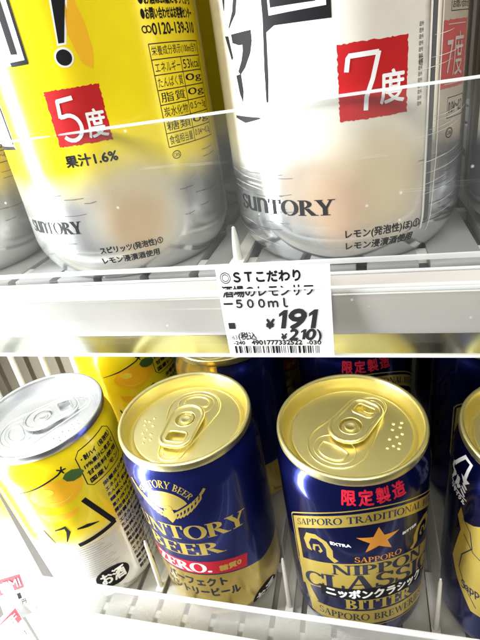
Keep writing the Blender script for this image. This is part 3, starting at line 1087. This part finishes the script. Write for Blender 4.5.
d.raw([(-3.0 + 6.0 * i / 30, 5.72 - .06 * (-3.0 + 6.0 * i / 30) ** 2) for i in range(31)] + [(2.85 - 5.8 * i / 30, 4.72 - .06 * (2.85 - 5.8 * i / 30) ** 2) for i in range(31)], [(i, i + 1, 60 - i, 61 - i) for i in range(30)])
d.build('red_band', M['bright_red'], can_b, P3)
d = Decal(3)
d.serif('ZERO.', -2.0, 4.84, 1.15, 5.58, fn=lambda u, v: (u, v - .05 * u * u), grow=.05)
d.build('band_lettering', M['white'], can_b, P3)
d = Decal(3)
d.text('糖質0', 1.5, 4.72, 2.6, 5.15, rot=-.06, bold=.02)
d.build('band_small_lettering', M['gold'], can_b, P3)
d = Decal(1)
d.text('パーフェクト', -1.6, 3.62, 1.68, 4.28, bold=.03, fn=lambda u, v: (u, v - .03 * u * u))
d.text('サントリービール', -1.9, 2.72, 2.22, 3.40, bold=.03, fn=lambda u, v: (u, v - .03 * u * u))
d.text('アルコール分5.5%', -1.0, 1.35, 1.6, 1.7, bold=.012)
d.build('navy_lettering', M['navy_ink'], can_b, P3)
d = Decal(1)
d.ell(3.62, .95, .92, .80, rot=.1)
d.build('age_mark', M['black'], can_b, P3)
d = Decal(3)
d.text('お酒', 2.96, .52, 4.28, 1.42, rot=.05, bold=.035)
d.build('age_mark_lettering', M['white'], can_b, P3)

# ---- short navy classic beer can
can_c = make_can('short navy beer can with orange star and gold label, front of the lower shelf', (-.06, .85, 0), 12.2, M['can_navy'], M['gold_lid'], 57, G_LO, .05)
def strip(d, f_top, f_bot, u0, u1, n=40, bump=0):
    pts = [(u0 + (u1 - u0) * i / n, f_top(u0 + (u1 - u0) * i / n)) for i in range(n + 1)]
    pts += [(u1 - (u1 - u0) * i / n, f_bot(u1 - (u1 - u0) * i / n)) for i in range(n + 1)]
    d.raw(pts, [(i, i + 1, 2 * n - i, 2 * n + 1 - i) for i in range(n)], bump)
CU = .85                                           # label centre
par_ = lambda base, k: (lambda u: base - k * (u - CU) ** 2)
bend = lambda k: (lambda u, v: (u, v - k * (u - CU) ** 2))
UL, UR = CU - 3.9, CU + 3.9
d = Decal(1)
strip(d, par_(10.52, .142), par_(9.78, .150), UL, UR)
strip(d, par_(7.22, .125), par_(5.20, .135), UL, UR)
strip(d, par_(3.42, .085), par_(2.30, .075), UL + .5, UR - .5)
for sg, ue in ((1, UL), (-1, UR)):
    q = [(0, 8.36), (.24, 8.55), (.26, 7.4), (.34, 5.4), (.62, 3.6), (1.05, 2.85), (.60, 2.2), (.28, 3.2), (.06, 5.0), (-.02, 7.0)]
    d.poly([(ue + sg * a, b) for a, b in q][::sg], bump=.3)
d.line([(UL - .16, 8.3)] + [(UL + (UR - UL) * i / 30, par_(10.72, .142)(UL + (UR - UL) * i / 30)) for i in range(31)] + [(UR + .16, 8.3), (UR + .1, 5.0), (UR - .5, 2.1)] +
       [(UR - .6 - (UR - UL - 1.2) * i / 30, par_(2.12, .06)(UR - .6 - (UR - UL - 1.2) * i / 30)) for i in range(31)] + [(UL + .5, 2.1), (UL - .1, 5.0)], .06, True)
# horn emblems
for sg in (1, -1):
    X = lambda x: CU + sg * (x - CU)
    d.line([(X(x), y) for x, y in [(-2.15, 6.9), (-2.3, 7.4), (-2.12, 7.95), (-1.72, 8.2), (-1.32, 8.1), (-1.12, 7.7), (-1.12, 7.2), (-.85, 6.98)]], .30, bump=.5)
    d.line([(X(x), y) for x, y in [(-1.9, 7.1), (-1.86, 7.5), (-1.62, 7.68), (-1.5, 7.4), (-1.62, 7.2)]], .13, bump=.6)
d.serif('BITTER', -.62, 3.58, 2.65, 4.36, fn=bend(.09), grow=.05)
d.build('gold_label', M['gold'], can_c, P3)
d = Decal(2)
d.serif('SAPPORO TRADITIONAL BEER', -2.75, 9.96, 4.45, 10.38, fn=bend(.145))
d.serif('NIPPON', -1.12, 6.38, 3.35, 7.10, fn=bend(.115), grow=.05)
d.serif('CLASSIC', -2.75, 5.28, 4.3, 6.34, fn=bend(.13), grow=.05)
d.serif('SAPPORO BREWERIES', -2.0, 2.60, 3.7, 3.16, fn=bend(.08))
d.build('dark_lettering', M['navy_ink'], can_c, P3)
d = Decal(2)
strip(d, par_(5.28, .10), par_(4.42, .09), -1.75, 3.5, bump=2.2)
d.build('black_band', M['black'], can_c, P3)
d = Decal(6)
d.text('ニッポンクラシック', -1.45, 4.52, 3.3, 5.20, fn=bend(.085), bold=.035)
d.build('white_lettering', M['white'], can_c, P3)
d = Decal(3)
d.text('EXTRA', -1.05, 8.22, -.2, 8.40, bold=.012, rot=.12)
d.build('small_lettering', M['white'], can_c, P3)
d = Decal(3)
d.text('BITTER', 2.0, 8.42, 2.8, 8.58, bold=.012, rot=-.1)
d.build('small_lettering', M['white'], can_c, P3)
d = Decal(1)
st = []
for k in range(10):
    r = .95 if k % 2 == 0 else .38
    a = pi / 2 + k * pi / 5
    st.append((.93 + r * cos(a), 8.66 + r * .92 * sin(a)))
d.poly(st)
d.serif('SAPPORO', -.08, 7.26, 1.98, 7.62, fn=bend(.03))
d.build('star_emblem', M['orange'], can_c, P3)
d = Decal(1)
d.text('限定製造', -.46, 10.86, 2.15, 11.5, bold=.022, spacing=1.25)
d.build('red_lettering', M['bright_red'], can_c, P3)

# ---- right navy can: same brew seen from another side, with a recycling mark
can_d = make_can('short navy can with white recycling mark, cut off by the right edge', (7.35, .75, 0), 12.2, M['can_navy'], M['gold_lid'], 130, G_LO, 0.0)
d = Decal(1)
d.line([(-4.72, 10.55), (-4.30, 11.32), (-3.85, 11.32), (-3.85, 10.62)], .17)
d.poly([(-4.12, 10.62), (-3.58, 10.62), (-3.85, 10.25)], bump=.3)
d.line([(-4.78, 10.6), (-4.86, 10.2)], .15, bump=.4)
d.text('アルミ', -4.85, 9.62, -3.70, 10.28, bold=.045, shear=.2)
d.text('リサイクル', -4.75, 9.15, -3.7, 9.42, bold=.02, shear=.2)
d.line([(-4.85, 9.55), (-4.3, 9.45), (-3.6, 9.55)], .07)
d.build('recycling_mark', M['white'], can_d, P3)
d = Decal(1)
d.poly([(-3.85, 8.9), (-3.55, 8.35), (-3.1, 8.6), (-2.6, 9.1), (-1.2, 9.3), (.6, 9.4), (2.5, 9.3), (3.2, 8.6), (3.0, 7.6), (3.3, 5.6), (2.4, 4.1), (.5, 3.2), (-1.2, 3.4), (-2.6, 3.0), (-3.5, 4.3), (-4.0, 5.4), (-3.85, 6.6), (-3.7, 7.6), (-4.0, 8.2)])
d.build('gold_scroll', M['gold'], can_d, P3)
d = Decal(2)
d.line([(-3.65, 8.45), (-3.2, 8.05), (-3.0, 7.2), (-3.45, 6.2), (-3.5, 5.2), (-3.0, 4.3), (-2.4, 3.5)], .05)
d.line([(-3.5, 7.6), (-2.9, 7.0), (-2.0, 6.8)], .05, bump=.2)
d.text('Sapporo', -3.3, 4.2, -1.6, 4.9, rot=.35, shear=.3, bold=.01)
d.serif('CLASSIC', -2.6, 7.2, 2.6, 8.2)
d.build('scroll_lettering', M['navy_ink'], can_d, P3)

# second row
for src, label, x, y, rz in (
        (can_a, 'short yellow lemon can in the second row, behind the leftmost silver-lidded can', -15.2, 9.3, -.08),
        (can_b, 'blue and gold beer can in the second row, behind the winged gold-lid can', -7.5, 8.0, 2.7),
        (can_c, 'navy beer can with red writing in the second row, behind the orange star can', -.15, 8.9, radians(0)),
        (can_c, 'navy beer can in the second row at the right, behind the recycling mark can', 7.5, 8.3, radians(8))):
    seat(copy_thing(src, label, (0, 0, 0)), x, y, rz)
for src, x, nm in ((can_a, -15.2, 'yellow lemon'), (can_b, -7.5, 'blue and gold'), (can_c, -.1, 'navy star'), (can_c, 7.5, 'right-hand navy')):
    seat(copy_thing(src, 'short can in the dark third row, farthest back in the %s lane' % nm, (0, 0, 0)), x, 16.2, .3)
copy_thing(can_l, 'tall yellow can in the dark second row of the upper shelf', (-6.9, 5.85, ZU), radians(-150))
copy_thing(can_r, 'tall white can in the dark second row of the upper shelf', (.3, 6.1, ZU), radians(150))

# ------------------------------------------------------------------ shelves
def shelf_slats(parent, z, y0, y1, xs, w, mat, lean=0.0):
    mb = MB()
    mb.box(-w / 2, y0, -.35, w / 2, y1, 0)
    me = mb.mesh('slat', mat, bevel=.05)
    for x in xs:
        link('slat', me, parent, (x, 0, z)).rotation_euler = (lean, 0, 0)

up = thing('upper_shelf', 'white upper shelf with clear front and beige price rail across the picture', 'shelf')
mb = MB()
mb.box(-32, -3.5, ZU - .9, 32, 34, ZU - .36)
mb.build('shelf_tray', M['grey_slot'], up, smooth=False)
mb = MB()
mb.box(-32, -2.6, 17.94, 32, 34, 18.5)
mb.build('underside_panel', M['white_paint'], up, smooth=False)
shelf_slats(up, ZU, -3.45, 33, [-31 + 1.62 * i for i in range(39)], 1.34, M['grey_slat'])
mb = MB()
for i in range(9):
    mb.box(-32, -2.6 + 3.6 * i, ZU - .35, 32, -2.2 + 3.6 * i, ZU - .06)
mb.build('cross_ribs', M['white_plastic'], up, smooth=False)
rail = fillet([(-3.55, ZU - .10), (-4.0, ZU - .06), (-4.30, 20.94), (-4.40, 20.88), (-4.72, 20.72), (-4.86, 20.66), (-4.90, 20.52), (-4.78, 19.44), (-4.72, 19.37)], 2)
rail = rail + [(-4.5, 19.37), (-4.5, 20.2), (-3.55, 20.3)]
mb = MB()
mb.prism_x(rail, -32, 32)
mb.build('front_rail', M['rail'], up, ang=40)
mb = MB()
mb.prism_x([(-4.72, 19.365), (-3.62, 17.99), (-3.50, 18.07), (-4.52, 19.365)], -32, 32)
mb.build('lower_lip', M['lip'], up, smooth=False)
mb = MB()
mb.prism_x([(-3.66, 17.97), (-3.62, 17.90), (-2.62, 17.90), (-2.62, 18.03), (-3.58, 18.03)], -32, 32)
mb.build('lip_edge', M['white_paint'], up, smooth=False)
for y, z in ((-4.34, 20.96), (-4.87, 20.70)):
    mb = MB()
    mb.tube([(-32, y, z), (32, y, z)], .045, 8)
    mb.build('rail_bead', M['edge'], up)
holder = thing('label_holder', 'clear plastic label strip running along the beige price rail', 'label holder')
mb = MB()
mb.box(-32, -5.16, 19.36, 32, -5.12, 20.92)
mb.build('clear_strip', M['strip'], holder, smooth=False)
mb = MB()
mb.box(-32, -5.165, 20.923, 32, -5.115, 20.965)
mb.build('strip_edge', M['edge'], holder, smooth=False)
mb = MB()
for x in (-19.2, 8.9):
    mb.box(x, -4.93, 19.5, x + .06, -4.80, 20.6)
mb.build('rail_joint', M['grey_slot'], up, smooth=False)

fence = thing('front_fence', 'long clear acrylic front fence standing before the tall cans', 'fence')
mb = MB()
mb.box(-32, -4.10, 20.72, 32, -3.90, 25.03)
mb.build('clear_panel', M['clear'], fence, smooth=False)
mb = MB()
mb.box(-32, -4.11, 25.032, 32, -3.89, 25.085)
mb.build('top_edge', M['edge'], fence, bevel=.02)
mb = MB()
mb.box(-32, -4.17, 21.14, 32, -4.105, 21.28)
mb.build('bottom_bead', M['edge'], fence, bevel=.02)

low = thing('lower_shelf', 'white slatted lower shelf under the short cans, with a white front rail', 'shelf')
mb = MB()
mb.box(-17.3, -3.5, -.95, 32, 34, -.36)
mb.build('shelf_tray', M['low_tray'], low, smooth=False).rotation_euler = (LEAN, 0, 0)
shelf_slats(low, 0, -3.45, 33, [-16.6 + 1.62 * i for i in range(30)], 1.34, M['pale_slat'], LEAN)
mb = MB()
for i in range(9):
    mb.box(-17.2, -2.6 + 3.6 * i, -.35, 32, -2.2 + 3.6 * i, -.06)
mb.build('cross_ribs', M['white_plastic'], low, smooth=False).rotation_euler = (LEAN, 0, 0)
mb = MB()
mb.box(-16.0, -5.05, -1.2, 32, -4.90, 3.98)
mb.build('front_rail', M['pale_slat'], low, bevel=.04)
mb = MB()
mb.box(-16.0, -4.89, -.9, 32, -3.52, -.5)
mb.build('front_floor', M['white_plastic'], low, bevel=.04)

lf = thing('front_fence', 'low hazy acrylic fence in front of the short cans on the lower shelf', 'fence')
mb = MB()
mb.box(-17.05, -4.02, -.40, 32, -3.80, 4.36)
mb.build('clear_panel', M['hazy'], lf, smooth=False)
mb = MB()
mb.box(-17.06, -4.03, 4.362, 32, -3.79, 4.46)
mb.build('top_edge', M['edge'], lf, bevel=.03)

# lane dividers: clear plate, front pin, foot
def divider(label, x, y, z, hp, plate, group):
    t = thing('lane_divider', label, 'divider', (x, y, z), 0, group)
    if plate:
        mb = MB()
        mb.box(-.04, .35, .25, .04, 28, 5.0)
        mb.build('divider_plate', M['plate'], t, smooth=False)
    mb = MB()
    mb.lathe([(.01, hp), (.05, hp - .03), (.09, hp - .3), (.12, hp * .5), (.15, 0)], 14)
    mb.build('pin', M['white_plastic'], t)
    mb = MB()
    mb.box(-.22, -.3, .01, .22, 3, .18)
    mb.build('foot', M['white_plastic'], t, bevel=.05)
    return t
G_DV = 'lane dividers between the cans'
d0 = divider('clear lane divider between the blue-gold can and the orange star can', -3.6, -1.1, 0, 4.2, True, G_DV)
copy_thing(d0, 'clear lane divider between the orange star can and the can with the recycling mark', (3.75, -1.2, 0))
copy_thing(d0, 'clear lane divider between the yellow lemon can and the blue-gold can', (-11.2, -1.0, 0))
divider('short white pin standing in the gap between the tall yellow and tall white cans', -2.98, -2.9, ZU, 1.2, False, G_DV)

# ------------------------------------------------------------------ price tag
tag_o = thing('price_tag', 'white shelf price tag reading 191 yen with a barcode, on the upper rail', 'price tag')
TL, TR, BR, BL = Vector((-3.02, -5.0, 21.51)), Vector((-.13, -5.0, 21.49)), Vector((-.14, -5.0, 18.82)), Vector((-3.02, -5.0, 18.81))
NRM = ((TR - TL).cross(BL - TL)).normalized()
if NRM.y > 0:
    NRM = -NRM
def tagf(x, y, h):          # x 0..115, y 0..90 (millimetre-like units from the top left), h above the paper
    a, b = x / 115, y / 90
    p = TL * (1 - a) * (1 - b) + TR * a * (1 - b) + BR * a * b + BL * (1 - a) * b
    bow = .05 * math.sin(pi * b)
    return tuple(p + NRM * (h + bow))
mb = MB()
n = 12
vs = [tagf(115 * i / n, 90 * j / n, 0) for j in range(n + 1) for i in range(n + 1)] + [tagf(115 * i / n, 90 * j / n, -.03) for j in range(n + 1) for i in range(n + 1)]
k = (n + 1) ** 2
fs = []
for j in range(n):
    for i in range(n):
        a = j * (n + 1) + i
        fs += [(a, a + n + 1, a + n + 2, a + 1), (k + a, k + a + 1, k + a + n + 2, k + a + n + 1)]
for i in range(n):
    fs += [(i, i + 1, k + i + 1, k + i), (n * (n + 1) + i + 1, n * (n + 1) + i, k + n * (n + 1) + i, k + n * (n + 1) + i + 1)]
    fs += [((i + 1) * (n + 1), i * (n + 1), k + i * (n + 1), k + (i + 1) * (n + 1)), (i * (n + 1) + n, (i + 1) * (n + 1) + n, k + (i + 1) * (n + 1) + n, k + i * (n + 1) + n)]
mb.add(vs, fs)
mb.build('paper', M['paper'], tag_o)
fl = lambda x, y, h: tagf(x, -y, h * 1.5 + .004)     # decals use y up
d = Decal(1)
d.line(arc(9.4, -8.6, 5.2, 4.8, 0, 360, 24), .8)
d.line(arc(9.4, -8.6, 3.4, 3.1, 0, 360, 20), .7, bump=.2)
d.text('ＳＴこだわり', 18, -13, 86, -3.4, bold=.55)
d.text('酒場のレモンサワ', 4, -26.7, 98, -16.2, bold=.38)
d.text('ー５００ｍｌ', 3.5, -37, 71, -28.6, bold=.5)
d.poly([(4.5, -58.4), (12, -58.4), (12, -52), (4.5, -52)])
d.text('¥', 46, -58.4, 55.5, -49, shear=.2, bold=.9)
def one(u0, v0, w, h, sh):
    d.poly([(u0 + w * .30, v0), (u0 + w * .74, v0), (u0 + w * .74 + sh * h, v0 + h), (u0 + w * .42 + sh * h, v0 + h), (u0 + sh * h * .8, v0 + h * .80), (u0 + sh * h * .7 + .2, v0 + h * .62), (u0 + w * .32 + sh * h * .75, v0 + h * .74)])
one(57.5, -58.6, 12, 18.6, .22)
d.text('9', 71.5, -58.9, 88.5, -39.8, shear=.22, bold=1.1)
one(88.5, -58.6, 12, 18.6, .22)
d.text('63', 6.3, -70, 12, -65.5)
d.text('(税込', 13.5, -71.5, 33.5, -62, bold=.25)
d.text('¥', 60.5, -70, 67, -64, shear=.2, bold=.6)
d.text('2', 68.5, -70.5, 78.5, -59.5, shear=.22, bold=.8)
one(80, -70.3, 7.5, 10.8, .22)
d.text('0', 87, -70.5, 97, -59.5, shear=.22, bold=.8)
d.text(')', 99, -72.5, 102.5, -60, bold=.6)
d.text('-240', 7, -75.4, 19.5, -71.6, bold=.25)
d.text('4901777332522', 27, -75.6, 82, -70.8, bold=.35)
d.text('-030', 87, -75.6, 102, -71.4, bold=.25)
d.build('lettering', M['toner'], tag_o, None, flat=fl)
d = Decal(1)
x = 7.0
rb = random.Random(11)
while x < 99:
    w = rb.choice([.8, .8, 1.5, 2.3])
    d.poly([(x, -85.2), (x + w, -85.2), (x + w, -77), (x, -77)])
    x += w + rb.choice([.8, .8, 1.5, 2.2])
d.build('barcode', M['toner'], tag_o, None, flat=fl)

# ------------------------------------------------------------------ left end: price cards, post, wires
def card(label, corners, word, black_rows):
    TLc, TRc, BRc, BLc = [Vector(c) for c in corners]
    nr = (TRc - TLc).cross(BLc - TLc).normalized()
    if nr.y > 0:
        nr = -nr
    def f(x, y, h):
        a, b = x / 100, -y / 100
        return tuple(TLc * (1 - a) * (1 - b) + TRc * a * (1 - b) + BRc * a * b + BLc * (1 - a) * b + nr * h)
    t = thing('price_card', label, 'price card', (0, 0, 0), 0, 'price cards at the lower left')
    q = [(0, 0), (100, 0), (100, -100), (0, -100)]
    mb = MB()
    mb.add([f(x, y, 0) for x, y in q] + [f(x, y, -.04) for x, y in q], [(0, 1, 2, 3), (7, 6, 5, 4), (0, 4, 5, 1), (1, 5, 6, 2), (2, 6, 7, 3), (3, 7, 4, 0)])
    mb.build('card', M['paper'], t, smooth=False)
    d = Decal(1)
    d.poly([(2, -8), (97, -8), (97, -38), (2, -38)])
    d.build('red_header', M['bright_red'], t, None, flat=f)
    d = Decal(3)
    d.text(word, 34, -32, 90, -15, bold=.3)
    d.build('header_lettering', M['paper'], t, None, flat=f)
    d = Decal(1)
    for r in black_rows:
        d.text(r[0], r[1], r[2], r[3], r[4], bold=.4)
    d.build('lettering', M['grey_ink'], t, None, flat=f)
card('white price card with red EMI header at the lower left, beside the fence end',
     [(-16.37, -5.6, 6.91), (-14.95, -5.2, 7.18), (-15.54, -5.2, 3.73), (-17.16, -5.6, 2.89)], 'EMI', [('■', 66, -58, 78, -46), ('円', 74, -72, 88, -62)])
card('white price card with red FF header at the bottom left corner, below the EMI card',
     [(-17.94, -6.1, 2.97), (-16.04, -5.5, 4.79), (-16.06, -5.5, 1.65), (-18.16, -6.1, -0.52)], 'FF', [('■', 60, -60, 74, -48), ('円', 70, -75, 88, -62)])

post = thing('shelf_post', 'white upright post at the left end of the lower shelf', 'post', (-19.75, -2.0, 0))
mb = MB()
mb.box(-.95, -.5, -20, .95, .5, 9.5)
mb.build('upright', M['white_paint'], post, bevel=.08)
mb = MB()
for i in range(6):
    mb.box(-.16, -.515, -18 + i * 4, .16, -.502, -16.4 + i * 4)
mb.build('slots', M['dark'], post, smooth=False)

rack = thing('wire_rack', 'white upright wires of the rack behind the leftmost can', 'rack', (0, 0, 0))
for i, x in enumerate((-27.8, -25.1, -22.4, -19.8)):
    mb = MB()
    mb.tube([(x, 9, -2), (x, 9, 17.9)], .22, 10)
    mb.build('wire', M['white_paint'], rack)
mb = MB()
mb.tube([(-32, 9.35, 5), (-19, 9.35, 5)], .16, 8)
mb.build('cross_wire', M['white_paint'], rack)

# ------------------------------------------------------------------ cooler liner
mb = MB()
mb.box(-33, 10.2, -22, -19.2, 10.7, 17.9)
tag(mb.build('side_wall', M['liner_tan'], None, smooth=False), kind='structure')  # tan panel behind the wires, added to block light reaching the rear rows
mb = MB()
mb.box(-60, 33.9, -30, 60, 34.6, 60)
tag(mb.build('back_wall', M['wall'], None, smooth=False), kind='structure')
mb = MB()
mb.box(-60, -6, -24, 60, 34, -22)
tag(mb.build('cooler_floor', M['white_paint'], None, smooth=False), kind='structure')
mb = MB()
mb.box(40, -4, -24, 41, 34, 60)
tag(mb.build('side_wall', M['wall'], None, smooth=False), kind='structure')
